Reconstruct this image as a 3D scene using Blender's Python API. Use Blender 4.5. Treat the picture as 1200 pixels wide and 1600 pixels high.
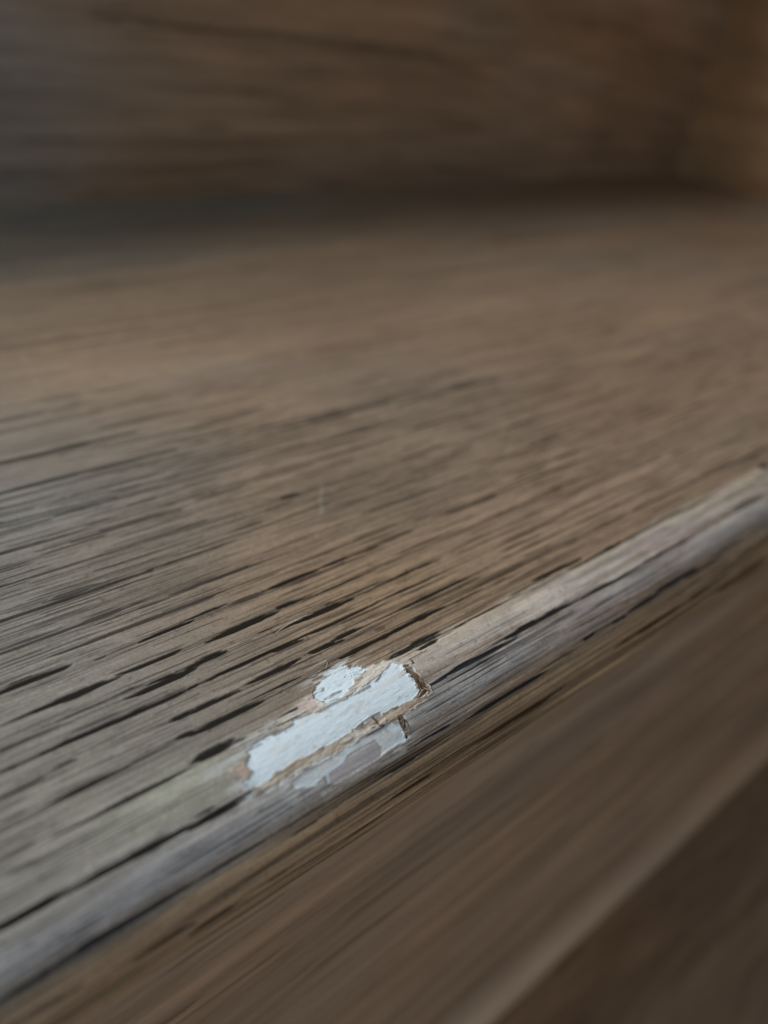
import bpy, bmesh, math
import numpy as np
from mathutils import Matrix, Vector

# ---------------------------------------------------------------- camera, light, exposure
for o in list(bpy.data.objects):
    bpy.data.objects.remove(o, do_unlink=True)
scene = bpy.context.scene
COL = scene.collection

TREAD_TOP = 0.0          # upper face of the damaged tread
CAM_H = 0.0767           # phone held 7.7 cm above the tread
NOSE_Y = 0.0515          # where the flat tread starts to roll over into the bullnose
NOSE_R = 0.0125
RISER_Y = 0.3014         # face of the riser behind the tread
LOW_RISER_Y = 0.0450     # face of the riser below the nose
LOW_TREAD_Z = -0.1850
WALL_X = 0.5073          # face of the side board
LEFT_X = -0.42

cd = bpy.data.cameras.new('camera')
cam = bpy.data.objects.new('camera', cd)
COL.objects.link(cam)
cam.matrix_world = Matrix(((0.77896934, 0.28237639, -0.55988422, 0.0),
                           (-0.61651182, 0.50797687, -0.60155854, 0.0),
                           (0.1145423, 0.8137709, 0.56978679, CAM_H),
                           (0, 0, 0, 1)))
cd.sensor_fit = 'VERTICAL'
cd.sensor_height = 24.0
cd.lens = 24.0 * 1150.0 / 1600.0
cd.clip_start = 0.004
cd.clip_end = 50.0
cd.dof.use_dof = True
cd.dof.focus_distance = 0.1035
cd.dof.aperture_fstop = cd.lens / 3.2      # entrance pupil of about 3.2 mm
cd.dof.aperture_blades = 0
scene.camera = cam

world = bpy.data.worlds.new('World')
scene.world = world
world.use_nodes = True
bg = world.node_tree.nodes['Background']
bg.inputs[0].default_value = (0.72, 0.50, 0.32, 1)
bg.inputs[1].default_value = 0.065


def area_light(name, loc, target, size, power, color, size_y=None):
    ld = bpy.data.lights.new(name, 'AREA')
    ld.energy = power
    ld.color = color
    ld.shape = 'RECTANGLE'
    ld.size = size
    ld.size_y = size_y or size
    o = bpy.data.objects.new(name, ld)
    COL.objects.link(o)
    o.location = loc
    o.rotation_euler = (Vector(target) - Vector(loc)).to_track_quat('-Z', 'Y').to_euler()
    return o


# soft daylight from high up, a little behind the steps; a cool window on the left and an added weak fill low in front
area_light('overhead_light', (-0.40, 0.60, 0.72), (0.00, 0.08, 0.0), 0.32, 10.2, (1.0, 0.98, 0.94), 0.48)
area_light('window_light', (-0.30, 0.10, 0.32), (-0.14, 0.06, 0.0), 0.16, 0.90, (0.46, 0.77, 1.0), 0.16)
area_light('front_fill', (-0.14, -0.56, 0.03), (0.06, 0.05, -0.05), 0.36, 1.25, (0.96, 0.97, 0.97), 0.26)

vs = scene.view_settings
vs.view_transform = 'Standard'
vs.look = 'None'
vs.gamma = 1.0
vs.exposure = 0.0
vs.use_curve_mapping = False
scene.render.engine = 'CYCLES'

# surface positions in 1/100 mm: along the tread (x), across it and round the nose (s), half width
PORES = [
(0,50,[(1686,10640,67),(1948,10652,65),(2219,10646,63)]),
(0,70,[(2572,9940,40),(3015,9946,35),(3789,9956,37),(4075,9958,37)]),
(0,80,[(1302,9350,39),(1865,9386,38),(2313,9382,35),(2810,9379,29),(3151,9379,28)]),
(0,40,[(1258,9089,15),(1696,9090,11),(1931,9097,10)]),
(0,50,[(3247,9432,60),(3665,9407,58),(4395,9415,51)]),
(0,70,[(2015,8751,62),(2415,8756,62)]),
(0,90,[(1116,8643,36),(1439,8648,37),(1900,8663,38),(2409,8676,37),(2973,8659,34)]),
(0,70,[(1152,8663,30),(1468,8672,30),(1934,8655,30)]),
(0,50,[(1072,8441,12),(1609,8446,15),(2053,8443,14),(2467,8422,10)]),
(0,90,[(1471,8041,41),(1879,8043,42),(2141,8041,43),(2625,8056,43)]),
(0,90,[(2536,7957,21),(2907,7949,20),(3264,7939,17),(3666,7945,14)]),
(0,95,[(2054,7672,47),(2461,7671,48),(2747,7673,49),(3159,7657,49),(3514,7657,49)]),
(0,100,[(2631,7321,26),(2993,7327,27),(3355,7326,27)]),
(0,50,[(2924,8059,35),(3432,8039,34),(3715,8053,32)]),
(0,40,[(1743,9991,11),(2227,9996,11)]),
(0,35,[(2648,9015,10),(3388,9021,11),(4122,8997,11)]),
(0,40,[(2598,8674,10),(3214,8672,10),(4047,8691,11)]),
(0,60,[(4317,8798,27),(4778,8790,28),(5423,8784,29)]),
(0,60,[(5390,8173,26),(5919,8182,27),(6539,8189,28),(7407,8183,29)]),
(0,70,[(5380,7666,25),(5697,7668,25),(6376,7677,26)]),
(0,60,[(6711,7703,32),(7245,7710,33)]),
(0,80,[(3699,7997,50),(3956,7991,49),(4228,7989,48),(4644,7985,45)]),
(0,70,[(3999,7667,14),(4460,7665,14),(4984,7679,15)]),
(0,95,[(4721,7337,46),(4950,7348,45),(5315,7352,43),(5514,7347,42)]),
(0,60,[(3964,7347,33),(4366,7341,31),(4762,7337,28)]),
(0,90,[(5671,7357,29),(5946,7365,29),(6241,7364,30)]),
(0,80,[(6241,7363,20),(6553,7352,20),(6955,7356,20)]),
(0,100,[(3278,7377,24),(3385,7381,24),(3677,7387,23),(3963,7381,21)]),
(0,90,[(3426,6842,45),(3771,6850,46),(4078,6847,46),(4479,6857,46)]),
(0,90,[(3795,6898,15),(4331,6904,10)]),
(0,100,[(4556,6903,39),(4777,6901,38),(5003,6898,37)]),
(0,80,[(4983,6866,16),(5372,6870,16),(5788,6877,16),(6445,6883,17)]),
(0,100,[(3993,6607,15),(4541,6614,11)]),
(0,100,[(4290,6496,45),(4594,6510,45),(5052,6515,44),(5575,6513,43)]),
(0,80,[(5216,6592,13),(5695,6587,13),(6244,6587,13)]),
(0,70,[(5770,6516,17),(6287,6518,18)]),
(0,90,[(4360,6225,25),(4821,6210,24),(5261,6211,22),(5744,6219,18),(6049,6215,17)]),
(0,100,[(4869,5928,36),(5386,5922,36)]),
(0,70,[(5386,5909,8),(5791,5904,8)]),
(2,50,[(5529,5750,42),(5705,5747,41)]),
(0,60,[(4665,6675,5),(5173,6668,5)]),
(0,90,[(3447,7666,18),(3605,7667,16)]),
(0,50,[(7230,7712,16),(7716,7708,17),(8206,7700,17)]),
(0,80,[(6857,7411,41),(6997,7410,41),(7411,7404,42)]),
(0,50,[(7441,7430,16),(7904,7436,16)]),
(0,75,[(6602,6915,24),(7044,6916,24),(7431,6927,25),(8140,6930,25),(8744,6946,26),(9521,6946,27)]),
(0,90,[(6242,6549,22),(6639,6550,23),(7017,6562,23),(7547,6562,24)]),
(0,95,[(5983,6235,25),(6584,6238,22),(6964,6238,22),(7339,6254,23)]),
(0,50,[(7880,6606,24),(8571,6614,25)]),
(0,95,[(5802,5913,32),(6451,5915,29),(6904,5919,25),(7317,5927,24),(7853,5913,24)]),
(0,65,[(8177,6258,28),(8625,6269,29),(9509,6275,30)]),
(0,60,[(8983,6632,29),(9859,6625,29),(10265,6615,30)]),
(0,60,[(7695,5962,16),(8112,5959,16),(8461,5955,16)]),
(0,60,[(9003,5997,33),(9589,5994,33),(10197,6000,34)]),
(0,100,[(5397,5585,41),(5755,5602,41),(6269,5605,40),(6694,5603,39)]),
(0,90,[(6267,5583,12),(6899,5583,12),(7429,5592,12),(7875,5583,13)]),
(0,75,[(7639,5684,21),(8184,5664,21),(8490,5658,22),(8982,5664,22),(9592,5641,23),(10128,5654,23)]),
(0,90,[(5718,5237,24),(5996,5237,24),(6371,5244,22)]),
(0,90,[(5840,5181,19),(6058,5183,18),(6311,5176,17)]),
(0,85,[(6495,5153,19),(7004,5165,15),(7500,5167,15),(8074,5173,16)]),
(0,80,[(8104,5222,18),(8705,5230,18)]),
(0,90,[(8779,5274,29),(9240,5273,30)]),
(0,90,[(9377,5248,26),(9658,5252,26)]),
(0,60,[(8457,5127,12),(8927,5121,12)]),
(0,90,[(7036,4633,42),(7481,4630,42),(8097,4626,41),(8831,4611,39)]),
(0,70,[(6634,5718,6),(7218,5710,7)]),
(0,40,[(10002,6333,36),(10797,6323,36)]),
(0,60,[(7377,6272,11),(7704,6268,11)]),
(0,80,[(971,8064,15),(1414,8059,19)]),
(0,70,[(931,7925,8),(1090,7927,8)]),
(0,80,[(1031,7721,10),(1304,7715,10),(1429,7716,10)]),
(0,100,[(719,7393,40),(972,7399,44),(1225,7398,46),(1384,7397,47),(1581,7407,49)]),
(0,80,[(919,7461,15),(1259,7457,17)]),
(0,80,[(1914,7308,10),(2131,7309,13)]),
(0,90,[(1961,7659,26),(2113,7658,27)]),
(0,95,[(818,6873,33),(1093,6867,37),(1386,6867,40),(1669,6867,43),(2029,6855,45)]),
(0,95,[(2060,6900,27),(2438,6888,29),(2948,6889,32)]),
(0,90,[(1825,6588,8),(2268,6588,9)]),
(0,100,[(2083,6473,35),(2427,6471,37),(2622,6480,39),(2973,6482,41)]),
(0,90,[(2308,6546,17),(2794,6551,22)]),
(0,100,[(404,6239,28),(800,6221,28),(1165,6220,34),(1535,6211,38),(1930,6208,42),(2339,6201,46),(2568,6206,48),(2822,6209,49)]),
(0,90,[(959,6569,13),(1364,6578,14),(1699,6578,14)]),
(0,90,[(482,6515,16),(922,6510,16)]),
(0,90,[(957,5932,15),(1201,5929,15)]),
(0,100,[(2353,5840,41),(2650,5844,44)]),
(0,100,[(2275,5572,23),(2504,5569,26)]),
(0,90,[(1579,5529,16),(1847,5526,17),(2105,5523,17)]),
(0,30,[(1219,7136,7),(1645,7142,8)]),
(0,40,[(758,6670,4),(1446,6661,4)]),
(0,100,[(2894,6537,47),(3215,6547,49),(3495,6544,50)]),
(0,95,[(2757,6194,24),(3081,6196,27),(3236,6214,28),(3523,6212,29),(4012,6218,31),(4418,6212,31)]),
(0,90,[(4015,6179,24),(4516,6172,24)]),
(0,100,[(4446,5889,30),(4850,5894,30)]),
(0,100,[(4774,5856,24),(5027,5852,23)]),
(0,100,[(3398,5854,43),(3730,5858,45),(4209,5864,47)]),
(0,95,[(3312,5603,13),(3653,5604,16),(4079,5603,19)]),
(0,100,[(4814,5584,35),(5110,5589,35),(5467,5592,35)]),
(0,80,[(4066,5534,11),(4493,5523,13),(4948,5524,14)]),
(0,100,[(2594,5834,43),(2888,5835,46),(3246,5827,48)]),
(0,100,[(2451,5527,38),(2729,5525,41),(3033,5522,43),(3413,5515,45)]),
(0,100,[(2245,5151,57),(2493,5159,60),(2842,5159,63)]),
(0,80,[(2841,5122,15),(3051,5119,15)]),
(0,80,[(3576,5167,13),(3844,5164,16)]),
(0,95,[(3135,5061,10),(3470,5062,11),(3817,5053,11)]),
(0,100,[(2769,6208,24),(2881,6210,26)]),
(0,100,[(5369,5205,28),(5840,5199,28)]),
(0,70,[(5309,5283,6),(5852,5282,4)]),
(0,100,[(5797,5116,27),(6193,5121,27)]),
(1,100,[(5625,4562,22),(5904,4558,22)]),
(1,100,[(5862,4575,32),(6360,4573,32),(6735,4567,32),(7325,4558,31)]),
(1,100,[(5902,4484,16),(6369,4483,15),(6897,4496,13)]),
(1,95,[(5975,3881,30),(6367,3879,31),(6916,3876,30),(7196,3868,30),(7712,3861,28)]),
(1,100,[(4291,3865,7),(4606,3859,7),(4996,3856,10)]),
(1,100,[(4383,3801,8),(4753,3791,11),(4980,3794,13)]),
(1,95,[(5030,3955,18),(5267,3957,18),(5679,3948,20)]),
(2,80,[(6191,3357,44),(6527,3363,43),(7062,3359,41),(7639,3345,40),(8038,3384,30)]),
(0,50,[(7833,3936,32),(8349,3929,31)]),
(0,60,[(5407,4268,8),(5881,4263,9)]),
(2,80,[(4662,3476,8),(5238,3472,13),(5858,3466,13),(6255,3456,10)]),
(2,90,[(4381,3368,27),(4947,3362,33),(5338,3356,37)]),
(0,100,[(304,5886,17),(573,5889,18),(782,5892,18)]),
(0,100,[(917,5927,15),(1056,5926,15)]),
(0,85,[(777,5517,25),(954,5519,25),(1278,5518,26),(1639,5507,26)]),
(0,60,[(239,5579,19),(395,5576,19),(558,5575,19)]),
(0,100,[(738,5117,23),(1117,5106,23),(1475,5105,24),(1770,5101,24),(2241,5098,27)]),
(0,50,[(117,5165,30),(482,5161,30)]),
(0,55,[(161,4973,23),(459,4970,23)]),
(0,40,[(674,4984,19),(1057,4980,19)]),
(0,100,[(489,4510,30),(728,4510,30),(1057,4508,32),(1311,4505,36),(1568,4497,39),(1938,4494,43)]),
(0,100,[(-179,4547,38),(-35,4548,40),(253,4543,44),(554,4539,48)]),
(1,95,[(-357,3935,32),(-216,3938,32),(222,3940,33),(692,3942,35),(1009,3930,40),(1520,3915,50),(1703,3912,53)]),
(2,70,[(993,3437,38),(1623,3430,49)]),
(2,60,[(-181,3563,31),(405,3556,36)]),
(0,100,[(1993,4556,13),(2278,4553,14)]),
(0,100,[(1941,4463,39),(2341,4465,43),(2666,4472,46),(2818,4473,47)]),
(0,100,[(2744,4420,7),(3097,4417,8),(3370,4413,8)]),
(1,90,[(1753,3929,19),(2034,3923,19),(2327,3916,20),(2709,3918,21)]),
(1,95,[(2930,3907,7),(3258,3911,7),(3593,3910,8),(4015,3904,8),(4447,3888,8)]),
(1,100,[(3033,3777,14),(3482,3783,14)]),
(2,60,[(2377,3568,19),(2814,3574,20)]),
(2,70,[(2480,3314,17),(2974,3308,18)]),
(2,80,[(3762,3123,28),(4418,3115,48)]),
(0,30,[(2466,4233,18),(2883,4231,19),(3586,4220,26)]),  # soft grey shadow beside the scar, painted as a faint pore
(2,70,[(3046,3620,5),(3618,3620,5),(4266,3634,5)]),
(2,70,[(3164,2863,26),(4485,2847,50)]),
(2,80,[(1613,3274,36),(2180,3281,36)]),
(0,70,[(10538,6002,30),(11286,5994,31)]),
(0,80,[(10168,5711,24),(11389,5713,25)]),
(0,90,[(9575,5147,17),(10232,5139,17)]),
(0,100,[(10424,5178,35),(10822,5173,35)]),
(0,80,[(10822,5164,22),(11414,5171,23),(12038,5179,24)]),
(0,70,[(12219,5209,24),(12819,5202,24)]),
(0,90,[(9385,4593,29),(9840,4590,27),(10337,4581,28)]),
(0,80,[(10939,4606,32),(11367,4601,33)]),
(0,80,[(11451,4609,26),(12177,4601,26)]),
(1,80,[(10161,4005,43),(10721,3999,41)]),
(1,80,[(9541,3977,31),(9804,3974,29)]),
(1,80,[(11129,4056,37),(11895,4046,39)]),
(0,70,[(11895,4002,20),(12672,3993,21)]),
(2,90,[(9930,3523,39),(10566,3511,41),(11294,3500,44),(12176,3496,47)]),
(1,100,[(8721,3991,35),(8923,3989,35)]),
(2,60,[(13219,3252,130),(14416,3237,146)]),
(0,50,[(12917,4090,40),(13564,4082,41)]),
(0,60,[(12449,4651,19),(13479,4639,20)]),
(0,70,[(10975,6372,37),(12009,6376,39),(12889,6378,40)]),
(0,80,[(12013,5680,25),(12316,5684,26)]),
(0,50,[(11846,6005,52),(13243,5989,55)]),
(0,80,[(12804,5692,47),(13862,5704,49)]),
(0,70,[(14376,5741,44),(14975,5748,45)]),
(0,80,[(15359,5687,57),(17182,5666,60)]),
(0,35,[(12842,6987,61),(13539,6988,63),(14301,7005,65)]),
(0,40,[(13252,6721,48),(14357,6734,51)]),
(0,60,[(11441,6751,45),(12212,6742,47)]),
(0,50,[(14849,6649,64),(15279,6644,64)]),
(0,60,[(13157,5170,40),(13864,5161,39)]),
(0,60,[(14204,4662,58),(15077,4652,59)]),
(1,80,[(16196,5246,67),(16455,5243,66)]),
(0,80,[(7718,8237,47),(8237,8244,48),(8733,8249,49)]),
(0,60,[(8363,8840,36),(9082,8838,37),(9883,8822,38)]),
(0,70,[(9160,9373,64),(9549,9369,65)]),
(0,60,[(9912,9432,59),(10203,9428,59)]),
(0,60,[(10521,10241,73),(11380,10256,76),(12135,10260,78)]),
(0,40,[(10473,11807,96),(11679,11807,99)]),
(0,80,[(8725,7466,39),(9223,7460,40)]),
(0,90,[(9262,7477,52),(9693,7472,52)]),
(0,70,[(10076,7538,36),(10747,7528,37),(11565,7520,38)]),
(0,60,[(11030,7798,38),(11776,7806,39)]),
(0,60,[(10689,8388,47),(11533,8390,49)]),
(0,70,[(9599,6990,33),(10231,6978,33),(10751,6976,34)]),
(0,80,[(11032,7041,41),(11788,7036,42)]),
(0,50,[(9075,8261,37),(9766,8252,38)]),
(0,50,[(8434,7812,29),(9174,7821,30)]),
(0,50,[(9638,7775,48),(10087,7769,49)]),
(0,60,[(10193,6682,32),(11345,6674,34)]),
(0,70,[(12260,7817,60),(12669,7812,61)]),
(0,40,[(11643,9028,60),(12941,9034,63)]),
(0,70,[(5687,11167,68),(6239,11180,70),(6785,11180,71)]),
(0,50,[(7155,11371,57),(7745,11376,58)]),
(0,70,[(7942,11573,101),(8706,11558,104),(9574,11576,109),(10473,11600,115)]),
(0,70,[(5027,10041,45),(5523,10046,47)]),
(0,60,[(5549,10179,47),(6421,10188,49),(7390,10194,51),(8281,10203,53),(9279,10227,55)]),
(0,80,[(6203,9359,57),(6413,9361,57)]),
(0,60,[(6439,9287,32),(6781,9283,32)]),
(0,70,[(5841,9196,30),(6199,9200,31)]),
(0,80,[(6160,8841,30),(6610,8835,30)]),
(0,60,[(5871,12369,86),(6175,12365,87)]),
(0,50,[(6464,12558,89),(7321,12568,92)]),
(0,40,[(7314,9272,46),(8309,9261,47)]),
(0,35,[(7233,8618,49),(7897,8610,49)]),
(0,80,[(2141,12749,83),(2675,12747,78),(3596,12779,83),(4226,12766,85)]),
(0,80,[(1886,11809,75),(2505,11792,69),(2978,11789,64),(3351,11804,66),(4313,11803,69),(5067,11847,73)]),
(0,50,[(4663,13239,81),(5051,13211,81),(5563,13226,83)]),
(0,60,[(4086,10937,55),(4662,10933,56),(5111,10950,58)]),
(0,50,[(3009,10713,55),(3342,10709,52)]),
(0,30,[(3641,17727,151),(4624,17741,158),(6287,17759,170)]),
]
CHIP = {
'A':[(4089,5304),(4328,5426),(4512,5490),(4678,5465),(4878,5339),(4951,5266),(4828,5187),(4720,5127),(4550,5061),(4270,5002),(4105,5100),(4056,5227)],
'B':[(5141,5070),(5311,5120),(5417,5032),(5409,4910),(5432,4738),(5415,4590),(5324,4521),(5096,4537),(4857,4560),(4616,4570),(4365,4552),(4121,4535),(3827,4547),(3543,4559),(3336,4568),(3120,4551),(2969,4520),(2802,4515),(2663,4528),(2625,4579),(2750,4636),(2823,4742),(2849,4880),(2912,4933),(3157,4978),(3380,5003),(3646,5028),(3882,4993),(4096,4974),(4326,4970),(4573,4981),(4839,5008),(5018,5021)],
'T1':[(4720,5127),(4966,5230),(5266,5229),(5310,5147),(5135,5063),(4905,5040),(4664,4995),(4534,4994)],
'T2':[(2663,4528),(2973,4528),(3340,4575),(3832,4555),(4370,4560),(4621,4578),(4863,4569),(5337,4507),(5522,4484),(5382,4439),(5102,4409),(4953,4373),(4693,4428),(4457,4439),(4062,4430),(3756,4419),(3365,4425),(3123,4425),(2856,4426),(2711,4463)],
'C':[(3449,4382),(3730,4368),(4041,4391),(4350,4389),(4583,4378),(4790,4381),(4906,4326),(4917,4184),(4914,4082),(4768,4085),(4439,4079),(4132,4100),(3826,4094),(3617,4123),(3641,4221),(3435,4202),(3191,4282),(3199,4370)],
'G':[(4048,5198),(4103,5069),(4265,4983),(4539,5045),(4687,5059),(4577,4987),(4330,4976),(4100,4980),(4007,5069)],
'F':[(3703,4222),(3968,4248),(4037,4311),(4231,4314),(4478,4294),(4520,4173),(4477,4053),(4119,4067),(3813,4062),(3677,4091)],
'P':[(2585,4840),(2765,4875),(2852,4826),(2809,4716),(2750,4636),(2657,4734)],
'L':[(3806,5220),(4054,5253),(4045,5069),(4086,4959),(3882,4993),(3769,5105)],
'W':[(2627,4919),(2912,4933),(3157,4978),(3014,5024),(2776,5014),(2492,4963),(2341,4913),(2474,4869)],
'D':[(5434,4998),(5525,4971),(5536,4727),(5570,4555),(5584,4474),(5469,4471),(5332,4499),(5432,4582),(5449,4730),(5419,4905)],
'E':[(4953,4408),(5011,4363),(5013,4207),(4962,4094),(4905,4080),(4917,4184),(4913,4316)],
}
SPLINTERS = [
(2,17,[(5464,4961),(5478,4853),(5533,4769),(5552,4688),(5517,4584)]),
(3,25,[(5461,4805),(5455,4718),(5467,4625),(5438,4554)]),
(1,10,[(5524,4564),(5438,4554),(5351,4512),(5296,4473)]),
(0,13,[(5591,4617),(5592,4532),(5586,4477)]),
(0,19,[(5544,4505),(5465,4475),(5365,4473)]),
(4,10,[(5423,4983),(5472,4896),(5515,4797)]),
(2,16,[(5601,5056),(5592,4995),(5573,4922)]),
(4,19,[(4975,4371),(5002,4281),(4956,4150)]),
(3,14,[(4967,4421),(4976,4339),(4967,4251)]),
(0,7,[(4934,4183),(5044,4177)]),
(3,13,[(4576,4577),(4601,4487),(4601,4441)]),
(3,16,[(4605,4432),(4694,4397)]),
(3,12,[(5533,4715),(5530,4629),(5469,4556)]),
(1,9,[(5543,4859),(5572,4768),(5587,4654)]),
(1,7,[(5487,4598),(5522,4531),(5599,4512)]),
(0,7,[(5254,4893),(5439,4954),(5531,4920)]),
]
SCRATCHES = [[(7062,9390),(6775,9033),(6531,8657),(6242,8332),(6036,8069)],[(4064,17533),(3938,16439),(3786,15118)],[(20371,21253),(19420,19889)]]
FIBRES = [[(4252,6482),(4478,6517),(4770,6536),(4940,6534)],[(4578,5634),(4526,5578),(4464,5523)]]

# ---------------------------------------------------------------- noise
def lattice(seed):
    return np.random.RandomState(seed).rand(256, 256)


def vnoise(a, b, seed):
    """smooth value noise in 0..1 on coordinates a, b (arrays that broadcast)"""
    g = lattice(seed)
    a, b = np.broadcast_arrays(a, b)
    ia, ib = np.floor(a).astype(np.int64), np.floor(b).astype(np.int64)
    fa, fb = a - ia, b - ib
    fa = fa * fa * (3 - 2 * fa)
    fb = fb * fb * (3 - 2 * fb)
    i0, i1, j0, j1 = ia & 255, (ia + 1) & 255, ib & 255, (ib + 1) & 255
    return ((g[i0, j0] * (1 - fa) + g[i1, j0] * fa) * (1 - fb)
            + (g[i0, j1] * (1 - fa) + g[i1, j1] * fa) * fb)


def fbm(a, b, seed, octaves=3, gain=0.55):
    t, amp, tot = 0.0, 1.0, 0.0
    for k in range(octaves):
        t = t + amp * vnoise(a * 2 ** k + 17.3 * k, b * 2 ** k + 5.1 * k, seed + k)
        tot += amp
        amp *= gain
    return t / tot


def sstep(lo, hi, v):
    t = np.clip((v - lo) / (hi - lo), 0, 1)
    return t * t * (3 - 2 * t)


def mix(c0, c1, f):
    return c0 * (1 - f[..., None]) + np.asarray(c1, float) * f[..., None]


# ---------------------------------------------------------------- materials
def wood_material(name, rough=0.52, spec=0.28, fine=0.32, bump=0.4):
    """colour from the board's own grain attribute, fine fibres and dust on top"""
    m = bpy.data.materials.new(name)
    m.use_nodes = True
    nt = m.node_tree
    N, L = nt.nodes, nt.links
    bs = N['Principled BSDF']
    col = N.new('ShaderNodeAttribute'); col.attribute_name = 'grain_colour'
    gc = N.new('ShaderNodeAttribute'); gc.attribute_name = 'grain_coord'
    mp = N.new('ShaderNodeMapping'); mp.inputs['Scale'].default_value = (260, 7000, 1)
    L.new(gc.outputs['Vector'], mp.inputs['Vector'])
    n1 = N.new('ShaderNodeTexNoise'); n1.inputs['Scale'].default_value = 1.0
    n1.inputs['Detail'].default_value = 4; n1.inputs['Roughness'].default_value = 0.65
    L.new(mp.outputs[0], n1.inputs['Vector'])
    mp2 = N.new('ShaderNodeMapping'); mp2.inputs['Scale'].default_value = (2600, 4200, 1)
    L.new(gc.outputs['Vector'], mp2.inputs['Vector'])
    n2 = N.new('ShaderNodeTexNoise'); n2.inputs['Scale'].default_value = 1.0
    n2.inputs['Detail'].default_value = 3
    L.new(mp2.outputs[0], n2.inputs['Vector'])
    add = N.new('ShaderNodeMath'); add.operation = 'ADD'
    L.new(n1.outputs['Fac'], add.inputs[0]); L.new(n2.outputs['Fac'], add.inputs[1])
    mr = N.new('ShaderNodeMapRange')
    mr.inputs['From Min'].default_value = 0.6; mr.inputs['From Max'].default_value = 1.4
    mr.inputs['To Min'].default_value = 1 - fine; mr.inputs['To Max'].default_value = 1 + fine
    L.new(add.outputs[0], mr.inputs['Value'])
    sc = N.new('ShaderNodeVectorMath'); sc.operation = 'SCALE'
    L.new(col.outputs['Color'], sc.inputs[0]); L.new(mr.outputs[0], sc.inputs['Scale'])
    L.new(sc.outputs[0], bs.inputs['Base Color'])
    rr = N.new('ShaderNodeMapRange')
    rr.inputs['From Min'].default_value = 0.3; rr.inputs['From Max'].default_value = 0.7
    rr.inputs['To Min'].default_value = rough - 0.06; rr.inputs['To Max'].default_value = rough + 0.10
    L.new(n1.outputs['Fac'], rr.inputs['Value'])
    L.new(rr.outputs[0], bs.inputs['Roughness'])
    sm = N.new('ShaderNodeMath'); sm.operation = 'MULTIPLY'; sm.inputs[1].default_value = spec
    L.new(col.outputs['Alpha'], sm.inputs[0]); L.new(sm.outputs[0], bs.inputs['Specular IOR Level'])
    bp = N.new('ShaderNodeBump'); bp.inputs['Strength'].default_value = bump
    bp.inputs['Distance'].default_value = 0.00012
    L.new(add.outputs[0], bp.inputs['Height'])
    L.new(bp.outputs[0], bs.inputs['Normal'])
    return m


def plain_material(name, c, rough=0.85, var=0.25, scale=3000, bump=0.0, spec=0.25):
    m = bpy.data.materials.new(name)
    m.use_nodes = True
    nt = m.node_tree
    N, L = nt.nodes, nt.links
    bs = N['Principled BSDF']
    tc = N.new('ShaderNodeTexCoord')
    n1 = N.new('ShaderNodeTexNoise'); n1.inputs['Scale'].default_value = scale
    n1.inputs['Detail'].default_value = 4
    L.new(tc.outputs['Object'], n1.inputs['Vector'])
    mr = N.new('ShaderNodeMapRange')
    mr.inputs['From Min'].default_value = 0.3; mr.inputs['From Max'].default_value = 0.7
    mr.inputs['To Min'].default_value = 1 - var; mr.inputs['To Max'].default_value = 1 + var
    L.new(n1.outputs['Fac'], mr.inputs['Value'])
    sc = N.new('ShaderNodeVectorMath'); sc.operation = 'SCALE'
    sc.inputs[0].default_value = c
    L.new(mr.outputs[0], sc.inputs['Scale'])
    L.new(sc.outputs[0], bs.inputs['Base Color'])
    bs.inputs['Roughness'].default_value = rough
    bs.inputs['Specular IOR Level'].default_value = spec
    if bump:
        bp = N.new('ShaderNodeBump'); bp.inputs['Strength'].default_value = bump
        bp.inputs['Distance'].default_value = 0.0001
        L.new(n1.outputs['Fac'], bp.inputs['Height']); L.new(bp.outputs[0], bs.inputs['Normal'])
    return m


M_TREAD = wood_material('worn_oak_tread')
M_BOARD = wood_material('oak_board', rough=0.5, fine=0.15, bump=0.15)
M_CORE = wood_material('bare_white_core', rough=0.9, spec=0.15, fine=0.05, bump=0.5)
M_TORN = wood_material('torn_tan_layer', rough=0.85, spec=0.15, fine=0.25, bump=0.6)
M_SPL = [plain_material('splinter_pale', (0.52, 0.43, 0.34)), plain_material('splinter_tan', (0.36, 0.25, 0.16)),
         plain_material('splinter_brown', (0.17, 0.11, 0.065)), plain_material('splinter_red_brown', (0.11, 0.055, 0.032)),
         plain_material('splinter_grey', (0.22, 0.20, 0.19))]
M_FIBRE = plain_material('white_fibre', (0.75, 0.75, 0.74), rough=0.5)
M_CRUMB = [plain_material('crumb_dark', (0.06, 0.045, 0.035)), plain_material('crumb_pale', (0.55, 0.52, 0.47))]


# ---------------------------------------------------------------- mesh helpers
def link(name, me, mat, parent=None):
    o = bpy.data.objects.new(name, me)
    COL.objects.link(o)
    if mat:
        me.materials.append(mat)
    if parent:
        o.parent = parent
    return o


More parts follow.
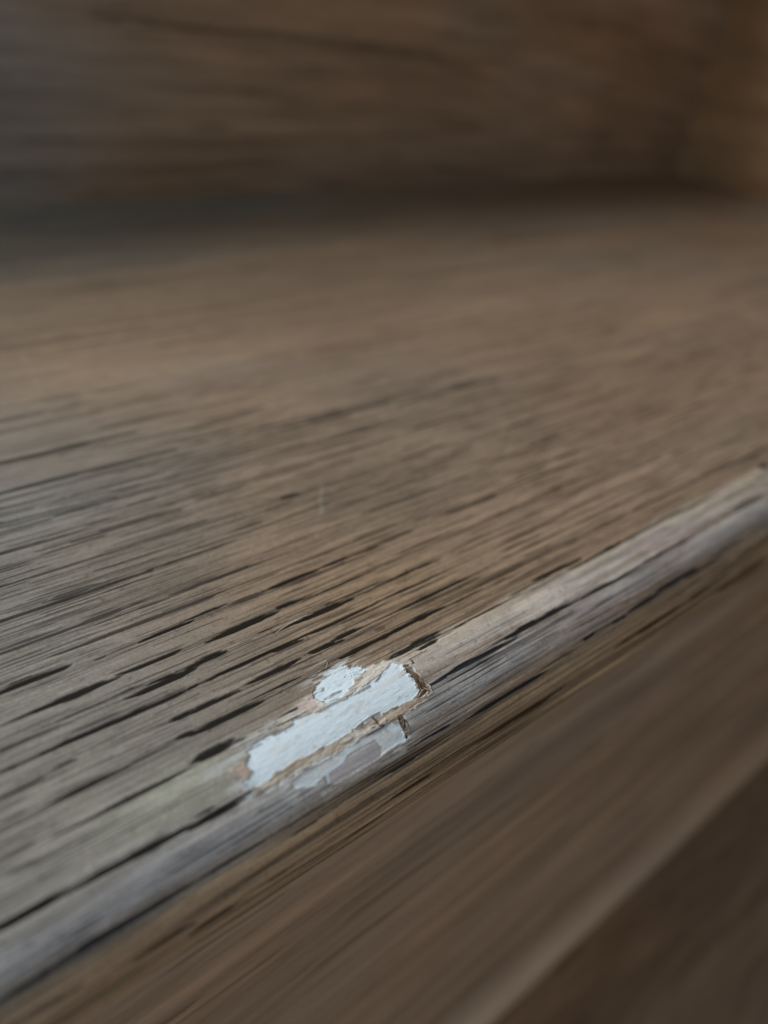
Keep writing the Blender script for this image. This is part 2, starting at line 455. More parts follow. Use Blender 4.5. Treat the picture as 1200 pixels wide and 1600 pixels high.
def mesh_from_faces(name, P, F, colour, coord, smooth=True, shine=None):
    """P (n,3) points, F (m,4) quads; only the points that the faces use are kept"""
    used = np.zeros(len(P), bool)
    used[F.ravel()] = True
    idx = np.cumsum(used) - 1
    P2, F2 = P[used], idx[F]
    me = bpy.data.meshes.new(name)
    me.vertices.add(len(P2))
    me.vertices.foreach_set('co', P2.astype(np.float32).ravel())
    me.loops.add(F2.size)
    me.loops.foreach_set('vertex_index', F2.astype(np.int32).ravel())
    me.polygons.add(len(F2))
    me.polygons.foreach_set('loop_start', np.arange(0, F2.size, 4, dtype=np.int32))
    me.polygons.foreach_set('use_smooth', np.full(len(F2), smooth))
    a = me.attributes.new('grain_colour', 'FLOAT_COLOR', 'POINT')
    c4 = np.ones((len(P2), 4), np.float32)
    c4[:, :3] = np.clip(colour[used], 0.002, 1)
    if shine is not None:
        c4[:, 3] = shine[used]
    a.data.foreach_set('color', c4.ravel())
    b = me.attributes.new('grain_coord', 'FLOAT_VECTOR', 'POINT')
    b.data.foreach_set('vector', coord[used].astype(np.float32).ravel())
    me.update(calc_edges=True)
    me.validate()
    return me


def grid_faces(nx, ns):
    i = np.arange(nx - 1)[:, None] * ns + np.arange(ns - 1)[None, :]
    return np.stack([i, i + ns, i + ns + 1, i + 1], -1).reshape(-1, 4)


def growing(start, stop, step, rate, cap):
    out, v = [], start
    while v < stop:
        out.append(v)
        v += step
        step = min(step * rate, cap)
    out.append(stop)
    return out


# ---------------------------------------------------------------- the damaged tread
# x runs along the step, s runs across it and on round the nose
xs = np.array(growing(LEFT_X, -0.14, 0.006, 1.0, 0.006)[:-1] + list(np.arange(-0.14, -0.008, 0.001))
              + list(np.arange(-0.008, 0.0215, 0.0002)) + list(np.arange(0.0215, 0.060, 0.0001))
              + list(np.arange(0.060, 0.110, 0.0002)) + growing(0.110, WALL_X, 0.0002, 1.011, 0.0025))
PHI_END = math.pi
s_end = NOSE_Y - NOSE_R * PHI_END
ss = np.array(list(np.linspace(s_end, 0.0235, 12)[:-1]) + list(np.arange(0.0235, 0.0365, 0.00012))
              + list(np.arange(0.0365, 0.0565, 0.00009)) + list(np.arange(0.0565, 0.088, 0.00013))
              + growing(0.088, RISER_Y + 0.015, 0.00014, 1.009, 0.0009))
XG, SG = np.meshgrid(xs, ss, indexing='ij')


def grain_field(x, s, seed, warm=0.5):
    """bare wood colour of a board: streaks along x, cool and warm patches"""
    wob = 0.004 * (fbm(x * 9, s * 14, seed + 90, 2) - 0.5)
    s2 = s + wob
    streak = fbm(x * 14, s2 * 420, seed, 3)
    fine = fbm(x * 60, s2 * 2100, seed + 10, 3)
    blotch = fbm(x * 16, s2 * 45, seed + 20, 3)
    hue = fbm(x * 11 + 3, s2 * 30 + 8, seed + 30, 2)
    c = np.zeros(x.shape + (3,)) + np.array((0.285, 0.200, 0.138))
    c = mix(c, (0.285, 0.190, 0.120), sstep(0.35, 0.80, hue) * warm * 0.8)
    c = mix(c, (0.245, 0.200, 0.158), sstep(0.60, 0.20, hue) * 0.5)
    v = 1 + 0.42 * (streak - 0.5) + 0.42 * (fine - 0.5) + 0.34 * (blotch - 0.5)
    return c * v[..., None], streak, fine


def stamp(mask, depth, pts, dark, xs, ss, seed):
    """one elongated open pore: dark lens with ragged, tapering ends"""
    p = np.array(pts, float) * 1e-5
    p = p[np.argsort(p[:, 0])]
    p[:, 0] += np.arange(len(p)) * 1e-9
    hw = p[:, 2].max()
    x0, x1 = p[0, 0], p[-1, 0]
    ext = min(0.0015, 0.12 * (x1 - x0) + 0.0002)
    i0, i1 = np.searchsorted(xs, x0 - ext), np.searchsorted(xs, x1 + ext)
    j0, j1 = np.searchsorted(ss, p[:, 1].min() - 2.2 * hw - 0.0003), np.searchsorted(ss, p[:, 1].max() + 2.2 * hw + 0.0003)
    if i1 - i0 < 2 or j1 - j0 < 2:
        return
    x, s = xs[i0:i1, None], ss[None, j0:j1]
    c = np.interp(x, p[:, 0], p[:, 1])
    h = np.interp(x, p[:, 0], p[:, 2])
    u = (x - x0 + ext) / (x1 - x0 + 2 * ext)
    taper = np.clip(np.minimum(u * 3.0, (1 - u) * 3.0), 0, 1) ** 0.7
    lane = 0 * x + seed * 1.7
    off = h * 0.35 * (vnoise(x * 110, lane, 79) - 0.5)
    hh = h * (0.55 + 0.45 * taper) * (0.85 + 0.60 * vnoise(x * 190, lane, 78))
    d = np.abs(s - c - off) / np.maximum(hh, 4e-5)
    body = (1.52 - d) * (0.18 + 0.92 * taper)                   # dense in the middle, thinning to strands at the ends
    strand = 0.70 * vnoise(x * 70, s * 5600, seed) + 0.30 * vnoise(x * 420 + 9, s * 3600, seed + 1)
    coarse = sstep(0.00016, 0.00035, np.gradient(ss)[None, j0:j1]) if j1 - j0 > 1 else 0.0
    strand = strand * (1 - coarse) + 0.45 * coarse              # too far off for single strands to show
    gap = 0.30 * sstep(0.62, 0.85, vnoise(x * 260, lane, 77))
    f = sstep(-0.10, 0.22, body - strand - gap) * dark
    mask[i0:i1, j0:j1] = np.maximum(mask[i0:i1, j0:j1], f)
    dep = f * min(1.0, hw / 0.0004) * 0.00013
    depth[i0:i1, j0:j1] = np.maximum(depth[i0:i1, j0:j1], dep)


base, streak, fine = grain_field(XG, SG, 3)

# the left part of the board has a greyer print tone, with the cool left light painted in
grey = sstep(0.060, 0.005, XG + 0.05 * (fbm(XG * 20, SG * 40, 45, 2) - 0.5)) * sstep(0.20, 0.10, SG)
base = base * (1 - 0.7 * grey[..., None]) + 0.7 * grey[..., None] * base.mean(-1, keepdims=True) * np.array((0.95, 0.945, 0.885))
# wear and stain along the nose
edge_n = fbm(XG * 150, SG * 500, 51, 3) - 0.5
edge_l = fbm(XG * 40, 0 * SG, 52, 2) - 0.5
left = sstep(0.040, 0.024, XG)                       # the worn band narrows left of the chip
top_line = 0.0522 - 0.0060 * left + 0.0010 * edge_l
worn = sstep(top_line + 0.0006, top_line - 0.0008, SG + 0.0016 * edge_n + 0.0022 * (streak - 0.5)) * sstep(0.0372, 0.0400 + 0.0040 * (1 - left), SG + 0.0009 * edge_n + 0.006 * (fbm(XG * 25, SG * 900, 54, 2) - 0.5))
wcol = np.zeros(XG.shape + (3,)) + np.array((0.455, 0.400, 0.352))
wcol = mix(wcol, (0.365, 0.350, 0.350), sstep(0.0475, 0.0415, SG + 0.002 * edge_n))
wcol = mix(wcol, (0.50, 0.425, 0.325), sstep(0.0492, 0.0515, SG + 0.002 * edge_n) * sstep(0.040, 0.055, XG) * 0.8)
wcol = mix(wcol, (0.43, 0.35, 0.325), sstep(0.52, 0.66, fbm(XG * 70, SG * 190, 57, 2)) * sstep(0.07, 0.10, XG) * 0.8)
worn *= 0.45 + 0.75 * sstep(0.30, 0.62, fbm(XG * 35, SG * 750, 55, 3))
worn = np.clip(worn, 0, 1)
wv = 1 + 0.70 * (fine - 0.5) + 0.35 * (streak - 0.5) + 0.35 * (fbm(XG * 130, SG * 420, 58, 3) - 0.5)
base = base * (1 - worn[..., None]) + wcol * wv[..., None] * worn[..., None]
# pale scuffed area on the tread left of the chip
pale = np.exp(-(((XG - 0.019) / 0.012) ** 2 + ((SG - 0.0490) / 0.0028) ** 2)) * (0.5 + fbm(XG * 200, SG * 500, 59, 3))
base = mix(base, (0.36, 0.345, 0.28), np.clip(0.75 * pale, 0, 1))
# warmer, browner wood beside the nose to the right of the chip
warmz = np.exp(-(((XG - 0.062) / 0.020) ** 2 + ((SG - 0.063) / 0.008) ** 2))
base = mix(base, (0.30, 0.205, 0.125), 0.6 * warmz * (0.5 + fine))
# brown underside of the nose with crisp lengthwise fibres
low = sstep(0.0415, 0.0372, SG + 0.0009 * edge_n + 0.003 * (streak - 0.5))
fib = fbm(XG * 45, SG * 2600, 61, 3)
fib2 = fbm(XG * 30, SG * 900, 64, 2)
lcol = np.zeros(XG.shape + (3,)) + np.array((0.265, 0.195, 0.128))
lcol = mix(lcol, (0.27, 0.188, 0.125), sstep(0.5, 0.68, fbm(XG * 90, SG * 260, 66, 2)))
lv = np.clip(1 + 1.9 * (fib - 0.5) + 1.1 * (fib2 - 0.5), 0.12, 1.9)
base = base * (1 - low[..., None]) + lcol * lv[..., None] * low[..., None]

# hair-fine dark lines everywhere along the grain, and specks of dirt
near = sstep(0.22, 0.10, XG) * sstep(0.16, 0.085, SG)
hair = sstep(0.57, 0.74, 0.65 * vnoise(XG * 55, SG * 4300, 111) + 0.35 * vnoise(XG * 210, SG * 2900, 112))
hair *= sstep(0.25, 0.65, fbm(XG * 40, SG * 160, 113, 2))
base *= (1 - 0.55 * hair * (0.4 + 0.6 * near))[..., None]
speck = vnoise(XG * 2600 + SG * 1500, SG * 4200 - XG * 900, 115)
base *= (1 + 0.20 * (speck - 0.5) * near + 0.22 * (fbm(XG * 420, SG * 1300, 116, 2) - 0.5))[..., None]
dirt = sstep(0.70, 0.86, 0.5 * vnoise(XG * 2300 + SG * 900, SG * 2900 - XG * 700, 118) + 0.5 * vnoise(XG * 1100 - SG * 800, SG * 1900, 119)) * near
base *= (1 - 0.30 * dirt)[..., None]

masks = [np.zeros(XG.shape) for _ in range(3)]
depth = np.zeros(XG.shape)
for k, (code, dark, pts) in enumerate(PORES):
    if pts[0][0] > 7500 and pts[0][1] < 5300:       # far along the nose the pores are long and faint
        m_ = sum(p[0] for p in pts) / len(pts)
        pts = [(m_ + 1.7 * (p[0] - m_), p[1], p[2]) for p in pts]
        dark *= 0.95
    dark = min(100, dark * 1.2)
    if pts[0][1] > 7600 or (pts[0][0] > 6500 and pts[0][1] > 5500):    # off towards the back the vessels are long, thin and faint
        m_ = sum(p[0] for p in pts) / len(pts)
        m2 = sum(p[1] for p in pts) / len(pts)
        pts = [(m_ + 1.9 * (p[0] - m_), m2 + 0.5 * (p[1] - m2), p[2] * 0.72) for p in pts]
        dark *= 0.8
    stamp(masks[code], depth, pts, dark / 100.0, xs, ss, 100 + k)
    # the vessel runs on as a hair-thin line beyond the open part
    xa, xb = min(p[0] for p in pts), max(p[0] for p in pts)
    sa = sum(p[1] for p in pts) / len(pts)
    ln = xb - xa
    stamp(masks[code], depth, [(xa - 0.9 * ln - 200, sa - 3, 4), ((xa + xb) / 2, sa, 7), (xb + 0.9 * ln + 200, sa + 3, 4)], dark / 100.0 * 0.7, xs, ss, 700 + k)
# the many small pores between the large ones
rng = np.random.RandomState(8)
row = 0.0530
k = 0
while row < 0.30:                      # vessels stand in rows that run the length of the board
    row += rng.uniform(0.0007, 0.0022) * (1 + 3.5 * max(0, row - 0.11) / 0.19)
    far = sstep(0.09, 0.15, np.array(row))
    xx = rng.uniform(-0.17, -0.13)
    while xx < 0.50:
        ln = rng.uniform(0.005, 0.018) * (1 + 2.6 * far)
        hw = (rng.uniform(4, 13) if rng.rand() < 0.75 else rng.uniform(12, 22)) * (1 + 0.9 * far)
        dk = rng.uniform(0.35, 0.95) * (1 - 0.45 * far)
        if -0.012 < xx < 0.055 and row < 0.085:
            hw *= 0.6
            dk *= 0.7                  # the large ones are placed above
        else:
            hw *= 0.95
            ln *= 1.5
            dk = min(1.0, dk * 1.3)
        s0 = row + rng.uniform(-0.00025, 0.00025)
        stamp(masks[0], depth, [(xx * 1e5, s0 * 1e5, hw * 0.6), ((xx + ln * 0.6) * 1e5, s0 * 1e5 + rng.uniform(-5, 5), hw),
                                ((xx + ln) * 1e5, s0 * 1e5, hw * 0.6)], dk, xs, ss, 400 + k % 97)
        xx += ln + rng.uniform(0.001, 0.012) * (1 + far)
        k += 1
for k in range(1500):                  # and hair-thin ones in between
    x0, s0, ln = rng.uniform(-0.015, 0.16), rng.uniform(0.0395, 0.12), rng.uniform(0.004, 0.022)
    hw, dk = rng.uniform(3, 7), rng.uniform(0.3, 0.85)
    stamp(masks[0], depth, [(x0 * 1e5, s0 * 1e5, hw), ((x0 + ln) * 1e5, s0 * 1e5 + rng.uniform(-8, 8), hw)], dk, xs, ss, 400 + k % 97)
for mk, c in zip(masks, ((0.016, 0.0135, 0.0115), (0.020, 0.021, 0.028), (0.045, 0.026, 0.014))):
    base = mix(base, c, np.clip(mk * 0.97, 0, 1))

# a few thin pale scratches across the grain
for k, line in enumerate(SCRATCHES):
    p = np.array(line, float) * 1e-5
    i0, i1 = np.searchsorted(xs, p[:, 0].min() - 0.002), np.searchsorted(xs, p[:, 0].max() + 0.002)
    j0, j1 = np.searchsorted(ss, p[:, 1].min() - 0.002), np.searchsorted(ss, p[:, 1].max() + 0.002)
    x, s = np.meshgrid(xs[i0:i1], ss[j0:j1], indexing='ij')
    best = np.full(x.shape, 1.0)
    for (ax, ay), (bx, by) in zip(p[:-1], p[1:]):
        t = np.clip(((x - ax) * (bx - ax) + (s - ay) * (by - ay)) / ((bx - ax) ** 2 + (by - ay) ** 2), 0, 1)
        best = np.minimum(best, np.hypot(x - ax - t * (bx - ax), s - ay - t * (by - ay)))
    f = sstep(0.0006, 0.0, best + 0.0004 * (vnoise(x * 2400, s * 1900, 123) - 0.3)) * sstep(0.25, 0.7, vnoise(x * 900, s * 700, 122)) * 0.20
    base[i0:i1, j0:j1] = mix(base[i0:i1, j0:j1], (0.52, 0.50, 0.46), f)

# ---- the chip: outlines in surface coordinates
cx0, cx1 = np.searchsorted(xs, 0.0180), np.searchsorted(xs, 0.0640)
cs0, cs1 = np.searchsorted(ss, 0.0360), np.searchsorted(ss, 0.0580)
cx, cs = np.meshgrid(xs[cx0:cx1], ss[cs0:cs1], indexing='ij')


def signed_dist(poly):
    p = np.array(poly, float) * 1e-5
    inside = np.zeros(cx.shape, bool)
    best = np.full(cx.shape, 1e9)
    for (ax, ay), (bx, by) in zip(p, np.roll(p, -1, 0)):
        t = np.clip(((cx - ax) * (bx - ax) + (cs - ay) * (by - ay)) / ((bx - ax) ** 2 + (by - ay) ** 2 + 1e-18), 0, 1)
        best = np.minimum(best, np.hypot(cx - ax - t * (bx - ax), cs - ay - t * (by - ay)))
        cond = ((ay > cs) != (by > cs))
        xi = (bx - ax) * (cs - ay) / (by - ay + 1e-18) + ax
        inside ^= cond & (cx < xi)
    return np.where(inside, -best, best)


rag = (fbm(cx * 1300, cs * 3000, 71, 3) - 0.5) * 0.0007 + (fbm(cx * 260, cs * 1700, 73, 3) - 0.5) * 0.0014
SD = {k: signed_dist(v) + rag * (0.35 if k in 'CFPDE' else 1.0) for k, v in CHIP.items()}
e = 0.00011


def inside(k, soft=e):
    return sstep(soft, -soft, SD[k])


core_a, core_b, core_c = inside('A'), inside('B'), inside('C')
film = inside('F')
core = np.maximum(np.maximum(core_a, core_b), core_c * (1 - film))
torn = np.maximum.reduce([inside('T1'), inside('T2'), inside('L') * 0.9, inside('P') * 0.9, inside('D'), inside('E'), inside('G')])
torn = np.clip(torn * (1 - core), 0, 1)
film = film * (1 - torn) * (1 - core_b)
wisp = inside('W', 0.0012) * 0.95

cut = np.zeros(cx.shape)
cut = np.maximum(cut, core_b * 0.00022)
cut = np.maximum(cut, core_c * 0.00017)
cut = np.maximum(cut, core_a * (0.00006 + 0.00030 * fbm(cx * 300, cs * 900, 81, 2)))
cut = np.maximum(cut, inside('T2') * (1 - core) * 0.00014)
cut = np.maximum(cut, inside('T1') * (1 - core) * 0.00006)
cut = np.maximum(cut, inside('D') * (1 - core) * 0.00045)
cut = np.maximum(cut, inside('E') * (1 - core) * 0.00040)
cut = np.maximum(cut, film * 0.00016)
# left end of the main scar runs out level with the surface
cut *= 1 - 0.75 * sstep(0.0300, 0.0245, cx) * (cs > 0.0455)
rough_n = fbm(cx * 700, cs * 2600, 83, 4) - 0.5
lump = fbm(cx * 260, cs * 620, 86, 3) - 0.5
cut += core * (rough_n * 0.00009 + lump * 0.00009) + torn * (rough_n * 0.00034 + lump * 0.0002)
# cracks across the upper white patch
ridge = np.abs(fbm(cx * 330 + cs * 500, cs * 900, 88, 2) - 0.5)
crack = sstep(0.035, 0.006, ridge) * core_a
cut += crack * 0.00022

sub = base[cx0:cx1, cs0:cs1].copy()
halo = np.minimum(np.minimum(SD['A'], SD['B']), SD['C'])
dust = sstep(0.0028, 0.0, halo) * sstep(0.52, 0.66, fbm(cx * 420, cs * 2300, 103, 3)) * 0.75
sub = mix(sub, (0.58, 0.57, 0.55), dust)
sub = mix(sub, (0.52, 0.53, 0.52), wisp * (0.55 + 0.7 * rough_n))
ccol = np.zeros(cx.shape + (3,)) + np.array((0.66, 0.735, 0.79))
fleck = sstep(0.66, 0.78, fbm(cx * 900, cs * 2400, 91, 2)) * 0.45
ccol = mix(ccol, (0.50, 0.47, 0.43), fleck)
ccol = mix(ccol, (0.62, 0.56, 0.50), sstep(0.50, 0.75, fbm(cx * 180, cs * 900, 93, 3)) * 0.45)
ccol = mix(ccol, (0.30, 0.27, 0.23), crack * 0.7)
sub = np.where((core > 0.02)[..., None], mix(sub, (0, 0, 0), core) + ccol * core[..., None], sub)
tcol = np.zeros(cx.shape + (3,)) + np.array((0.46, 0.37, 0.285))
tcol = mix(tcol, (0.58, 0.50, 0.41), sstep(0.42, 0.66, fbm(cx * 220, cs * 1500, 95, 3)))
tcol = mix(tcol, (0.20, 0.115, 0.065), sstep(0.60, 0.74, fbm(cx * 330, cs * 2000, 97, 3)) * 0.8)
tcol = mix(tcol, (0.13, 0.070, 0.040), inside('D') * (0.45 + 0.9 * np.clip(rough_n + 0.3, 0, 1)) * 0.8)
tcol = mix(tcol, (0.13, 0.115, 0.11), inside('E') * 0.75)
tcol = mix(tcol, (0.60, 0.60, 0.58), sstep(0.44, 0.58, fbm(cx * 160, cs * 800, 101, 3)) * sstep(0.056, 0.050, cx) * 0.8)
tcol = mix(tcol, (0.52, 0.42, 0.38), inside('L') * 0.8)
tcol = mix(tcol, (0.58, 0.58, 0.54), inside('G') * 0.85)
tcol = mix(tcol, (0.43, 0.30, 0.245), inside('P') * 0.8)
tcol = mix(tcol, (0.64, 0.57, 0.50), inside('T1') * 0.8)
sub = mix(sub, (0, 0, 0), torn) + tcol * torn[..., None]
fcol = np.zeros(cx.shape + (3,)) + np.array((0.47, 0.43, 0.435))
fv = 1 + 0.25 * (fbm(cx * 500, cs * 700, 99, 3) - 0.5)
sub = mix(sub, (0, 0, 0), film) + fcol * fv[..., None] * film[..., None]
base[cx0:cx1, cs0:cs1] = sub

relief = -depth * 1.4 + (fine - 0.5) * 0.00010 + (streak - 0.5) * 0.00008 - hair * 0.00004
relief += low * (fib - 0.5) * 0.00016
keep = np.clip(1 - core - torn, 0, 1)
relief[cx0:cx1, cs0:cs1] = relief[cx0:cx1, cs0:cs1] * keep - cut
# frayed lip that stands up along the right end of the scar
lip = np.exp(-((SD['D'] - 0.0001) / 0.00022) ** 2) * (cx > 0.050) * (1 - core)
relief[cx0:cx1, cs0:cs1] += lip * np.clip(rough_n + 0.35, 0, 1) * 0.00030


def on_tread(x, s, h=0.0):
    """point on the tread's skin at height h above it"""
    phi = np.clip((NOSE_Y - s) / NOSE_R, 0, math.pi)
    flat = s >= NOSE_Y
    y = np.where(flat, s, NOSE_Y - (NOSE_R + h) * np.sin(phi))
    z = np.where(flat, h, -NOSE_R + (NOSE_R + h) * np.cos(phi))
    return np.stack([np.broadcast_to(x, y.shape), y, z], -1)


P = on_tread(XG, SG, relief).reshape(-1, 3)
COORD = np.stack([XG, SG, 0 * XG], -1).reshape(-1, 3)
CC = base.reshape(-1, 3)
SHINE = (1 - np.clip(np.maximum.reduce(masks), 0, 1)).reshape(-1)   # open pores do not shine
F = grid_faces(len(xs), len(ss))
cls = np.zeros(XG.shape, np.int8)
sc_ = cls[cx0:cx1, cs0:cs1]
sc_[torn > 0.5] = 2
sc_[core > 0.5] = 1
fc = np.median(cls.reshape(-1)[F], axis=1).astype(int)

stairs = bpy.data.objects.new('staircase', None)
COL.objects.link(stairs)
stairs['label'] = 'worn brown wooden stair with a chipped rounded step edge, seen close up'
stairs['category'] = 'staircase'

tread = link('tread', mesh_from_faces('tread', P, F[fc == 0], CC, COORD, shine=SHINE), M_TREAD, stairs)
tread['label'] = 'worn brown step board with dark open grain and chipped rounded nose'
o = link('exposed_core', mesh_from_faces('exposed_core', P, F[fc == 1], CC, COORD), M_CORE, tread)
o['label'] = 'bare white patch where the wood skin has chipped off'
o = link('torn_layer', mesh_from_faces('torn_layer', P, F[fc == 2], CC, COORD), M_TORN, tread)
o['label'] = 'torn tan fibres around the white chip'


# ---------------------------------------------------------------- the other boards
def board(name, origin, ux, uy, w, h, thick, seed, label, nx=260, ny=170, tint=(1, 1, 1), arcs=(), cool_light_left=False):
    """flat board with its own grain, a visible face of w x h and real thickness behind it"""
    a = np.linspace(0, w, nx)
    b = np.linspace(0, h, ny)
    A, B = np.meshgrid(a, b, indexing='ij')
    # cathedral figure: grain lines bend slowly along the board
    bend = B + 0.010 * np.sin(A * 4.5 + seed) + 0.004 * (fbm(A * 6, B * 10, seed + 5, 2) - 0.5)
    c, st, fi = grain_field(A, bend, seed, 0.7)
    c = c * np.array(tint)
    if cool_light_left:                       # cool window light from the left, put into the colour as grey
        g = 0.65 * sstep(0.56, 0.44, A + 0.06 * (fbm(A * 18, B * 60, seed + 8, 2) - 0.5))[..., None]
        c = c * (1 - g) + g * c.mean(-1, keepdims=True) * np.array((0.97, 0.99, 1.02))
    v = 1 + 0.45 * (fbm(A * 9, bend * 120, seed + 60, 3) - 0.5) + 0.5 * (fbm(A * 25, bend * 330, seed + 64, 3) - 0.5)
    c = c * v[..., None]
    dk = np.zeros(A.shape)
    r = np.random.RandomState(seed)
    for k in range(520):
        stamp(dk, np.zeros(A.shape), [(1e5 * x_, 1e5 * y_, r.uniform(15, 45)) for x_, y_ in
              (lambda q0, q1, ln: [(q0, q1), (q0 + ln, q1 + r.uniform(-.0006, .0006))])(r.uniform(0, w), r.uniform(0, h), r.uniform(0.006, 0.03))],
              r.uniform(0.3, 0.8), a, b, 500 + k % 60)
    for pts, hw, d in arcs:
        stamp(dk, np.zeros(A.shape), [(p[0] * 1e5, p[1] * 1e5, hw * 1e5) for p in pts], d, a, b, 640)
    c = mix(c, (0.03, 0.022, 0.016), np.clip(dk, 0, 1) * 0.75)
    O, U, V = np.array(origin), np.array(ux, float), np.array(uy, float)
    n = np.cross(U, V)
    front = O + A[..., None] * U + B[..., None] * V + n * ((st - 0.5) * 0.0001)[..., None]
    Pf = front.reshape(-1, 3)
    corners = np.array([O, O + U * w, O + U * w + V * h, O + V * h])
    Pb = np.concatenate([corners, corners - n * thick])
    base_i = len(Pf)
    Fb = np.array([[0, 4, 5, 1], [1, 5, 6, 2], [2, 6, 7, 3], [3, 7, 4, 0], [4, 7, 6, 5]]) + base_i
    F_ = np.concatenate([grid_faces(nx, ny), Fb])
    P_ = np.concatenate([Pf, Pb])
    C_ = np.concatenate([c.reshape(-1, 3), np.full((8, 3), 0.15)])
    K_ = np.concatenate([np.stack([A, B + seed, 0 * A], -1).reshape(-1, 3), np.zeros((8, 3))])
    me = mesh_from_faces(name, P_, F_, C_, K_)
    ob = link(name, me, M_BOARD, stairs)
    ob['label'] = label
    return ob


W = WALL_X - LEFT_X
riser_arc = [(0.098 - LEFT_X, 0.0595), (0.20 - LEFT_X, 0.0600), (0.27 - LEFT_X, 0.0570), (0.31 - LEFT_X, 0.0500), (0.36 - LEFT_X, 0.034)]
board('riser', (LEFT_X, RISER_Y, -0.0010), (1, 0, 0), (0, 0, 1), W, -LOW_TREAD_Z - 0.0235, 0.016, 21,
      'dim upright board at the back of the chipped step', tint=(0.98, 0.93, 0.88), cool_light_left=True, arcs=[(riser_arc, 0.0011, 0.55)])
board('riser', (LEFT_X, LOW_RISER_Y, LOW_TREAD_Z - 0.0010), (1, 0, 0), (0, 0, 1), W, -LOW_TREAD_Z - 2 * NOSE_R + 0.0020, 0.016, 33,
      'upright board under the chipped nose, out of focus', tint=(0.98, 1.02, 1.06))


def lit_ridge_strip(y, z, seed, label):
    """slim strip with a rounded top along the foot of a riser"""
    hgt, dep, rad = 0.017, 0.0085, 0.0080
    prof = [(0.0, hgt)] + [(-(dep - rad) - rad * math.sin(q), hgt - rad + rad * math.cos(q)) for q in np.linspace(0, math.pi / 2, 8)]
    prof += [(-dep, v) for v in np.linspace(hgt - rad, -0.0006, 12)[1:]] + [(0.004, -0.0006), (0.004, hgt)]
    prof = np.array(prof)
    a = np.linspace(LEFT_X, WALL_X, 220)
    arc = np.concatenate([[0], np.cumsum(np.hypot(*np.diff(prof, axis=0).T))])
    A, B = np.meshgrid(a, arc, indexing='ij')
    Pm = np.stack([A, np.broadcast_to(y + prof[:, 0], A.shape), np.broadcast_to(z + prof[:, 1], A.shape)], -1).reshape(-1, 3)
    c, st, fi = grain_field(A, B, seed, 0.8)
    c = mix(c * 1.6, (0.40, 0.345, 0.29), np.full(A.shape, 0.5)) * (0.85 + 0.3 * st[..., None])  # added strip; its lighter tint stands in for the bright ridge of light
    me = mesh_from_faces('lit_ridge_strip', Pm, grid_faces(len(a), len(arc))[:, ::-1], c.reshape(-1, 3), np.stack([A, B + seed, 0 * A], -1).reshape(-1, 3))
    ob = link('lit_ridge_strip', me, M_BOARD, stairs)
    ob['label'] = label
    return ob


lit_ridge_strip(LOW_RISER_Y, LOW_TREAD_Z, 87, 'added slim strip along the foot of the lower upright board, lit ridge painted into its pale colour')
board('tread', (LEFT_X, -0.205, LOW_TREAD_Z), (1, 0, 0), (0, 1, 0), W, 0.205 + LOW_RISER_Y + 0.016, 0.026, 47,
      'dark blurred step board at the foot of the lower riser')
board('side_board', (WALL_X, RISER_Y + 0.03, -0.215), (0, -1, 0), (0, 0, 1), 0.60, 0.42, 0.018, 59,
      'shadowy upright board closing the step at its far right end', nx=200, ny=160, tint=(1.08, 0.86, 0.62))


board('tread', (LEFT_X, RISER_Y - 0.006, -LOW_TREAD_Z), (1, 0, 0), (0, 1, 0), W, 0.26, 0.025, 71,
      'next step board above, its front edge over the rear riser', nx=120, ny=60)


# ---------------------------------------------------------------- splinters, fibres, crumbs
def tube(name, pts, rad, mat, parent, flat=0.45, lift=0.0, arch=0.0, seg=6, sub=6):
    """a curved, tapering sliver lying on the tread's skin"""
    p = np.array(pts, float) * 1e-5
    t = np.linspace(0, len(p) - 1, (len(p) - 1) * sub + 1)
    x = np.interp(t, np.arange(len(p)), p[:, 0])
    s = np.interp(t, np.arange(len(p)), p[:, 1])
    ker = np.array([1, 2, 3, 2, 1]) / 9.0
    xp = np.convolve(np.pad(x, 2, 'edge'), ker, 'valid')
    sp = np.convolve(np.pad(s, 2, 'edge'), ker, 'valid')
    xp[0], xp[-1], sp[0], sp[-1] = x[0], x[-1], s[0], s[-1]
    u = t / t[-1]
    h = lift + arch * np.sin(np.pi * u) + rad * 0.4 * np.sin(u * 9 + rad * 1e6)
    c = on_tread(xp, sp, h)
    up = on_tread(xp, sp, h + 0.001) - c
    up /= np.linalg.norm(up, axis=1)[:, None]
    tg = np.gradient(c, axis=0)
    tg /= np.linalg.norm(tg, axis=1)[:, None] + 1e-12
    side = np.cross(tg, up)
    r = rad * (0.25 + 0.75 * np.sin(np.pi * np.clip(u * 0.86 + 0.10, 0, 1))) * (1 + 0.25 * np.sin(u * 17 + rad * 3e6))
    bm = bmesh.new()
    rings = []
    for k in range(len(t)):
        ring = []
        for q in range(seg):
            an = 2 * math.pi * q / seg + 0.5 * math.sin(k * 0.7)
            ring.append(bm.verts.new(c[k] + r[k] * (math.cos(an) * side[k] + flat * math.sin(an) * up[k])))
        rings.append(ring)
    for k in range(len(t) - 1):
        for q in range(seg):
            bm.faces.new((rings[k][q], rings[k][(q + 1) % seg], rings[k + 1][(q + 1) % seg], rings[k + 1][q]))
    bm.faces.new(rings[0][::-1])
    bm.faces.new(rings[-1])
    bmesh.ops.recalc_face_normals(bm, faces=bm.faces)
    me = bpy.data.meshes.new(name)
    bm.to_mesh(me)
    bm.free()
    for pl in me.polygons:
        pl.use_smooth = True
    return link(name, me, mat, parent)


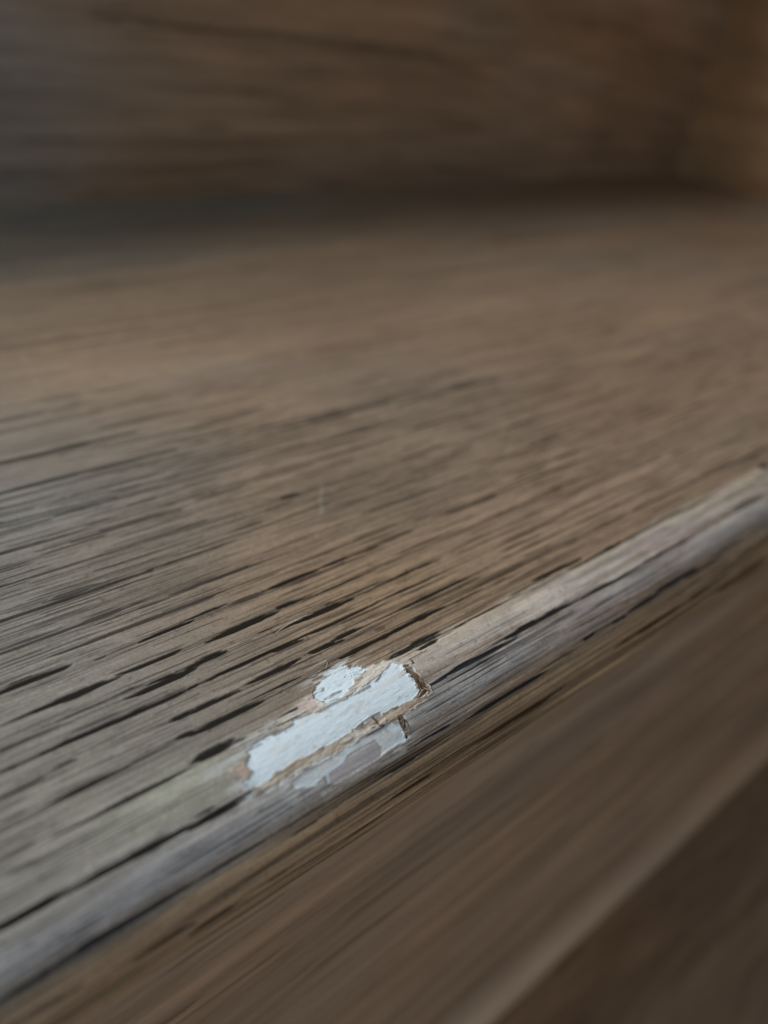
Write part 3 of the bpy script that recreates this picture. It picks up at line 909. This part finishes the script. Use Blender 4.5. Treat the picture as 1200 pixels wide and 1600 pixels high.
for k, (code, hw, pts) in enumerate(SPLINTERS):
    tube('splinter', pts, hw * 1e-5, M_SPL[code], tread, flat=0.55, lift=-0.00012 + 0.00003 * (k % 4), arch=0.00012 + 0.00006 * (k % 3))
# finer frayed fibres along the same torn end, too small to tell apart
r = np.random.RandomState(4)
D = np.array(CHIP['D'], float)
E_ = np.array(CHIP['E'], float)
bits = []
for k in range(70):
    poly = D if k % 3 else E_
    w_ = r.dirichlet(np.ones(len(poly)) * 0.25)
    c0 = (poly * w_[:, None]).sum(0)
    an = r.uniform(0, math.pi)
    ln = r.uniform(12, 55)
    q0 = c0 - ln * np.array((math.cos(an), math.sin(an))) / 2
    q1 = c0 + ln * np.array((math.cos(an), math.sin(an))) / 2
    mid = (q0 + q1) / 2 + r.uniform(-9, 9, 2)
    bits.append(tube('frayed_fibres', [q0, mid, q1], r.uniform(2e-5, 4.5e-5), M_SPL[r.choice([0, 1, 2, 3, 4])], None,
                     flat=0.8, lift=r.uniform(-0.0003, 0.0), arch=r.uniform(0, 0.0002), seg=4, sub=3))
verts, faces, mats, off = [], [], [], 0
for b in bits:
    me = b.data
    verts += [tuple(v.co) for v in me.vertices]
    for pl in me.polygons:
        faces.append([i + off for i in pl.vertices]); mats.append(M_SPL.index(me.materials[0]))
    off += len(me.vertices)
    bpy.data.objects.remove(b, do_unlink=True)
me = bpy.data.meshes.new('frayed_fibres')
me.from_pydata(verts, [], faces)
for m in M_SPL:
    me.materials.append(m)
me.polygons.foreach_set('material_index', mats)
ff = link('frayed_fibres', me, None, tread)
ff['kind'] = 'stuff'

fb = tube('wood_fibre', FIBRES[0], 4.2e-5, M_FIBRE, None, flat=0.8, lift=0.00005, arch=0.00025, sub=10)
fb['label'] = 'thin shiny white fibre lying in a dark pore above the chip'
fb['category'] = 'fibre'
fb = tube('wood_fibre', FIBRES[1], 3.0e-5, M_SPL[0], None, flat=0.9, lift=0.00003, arch=0.0002)
fb['label'] = 'tiny pale hair standing at the upper edge of the white chip'
fb['category'] = 'fibre'
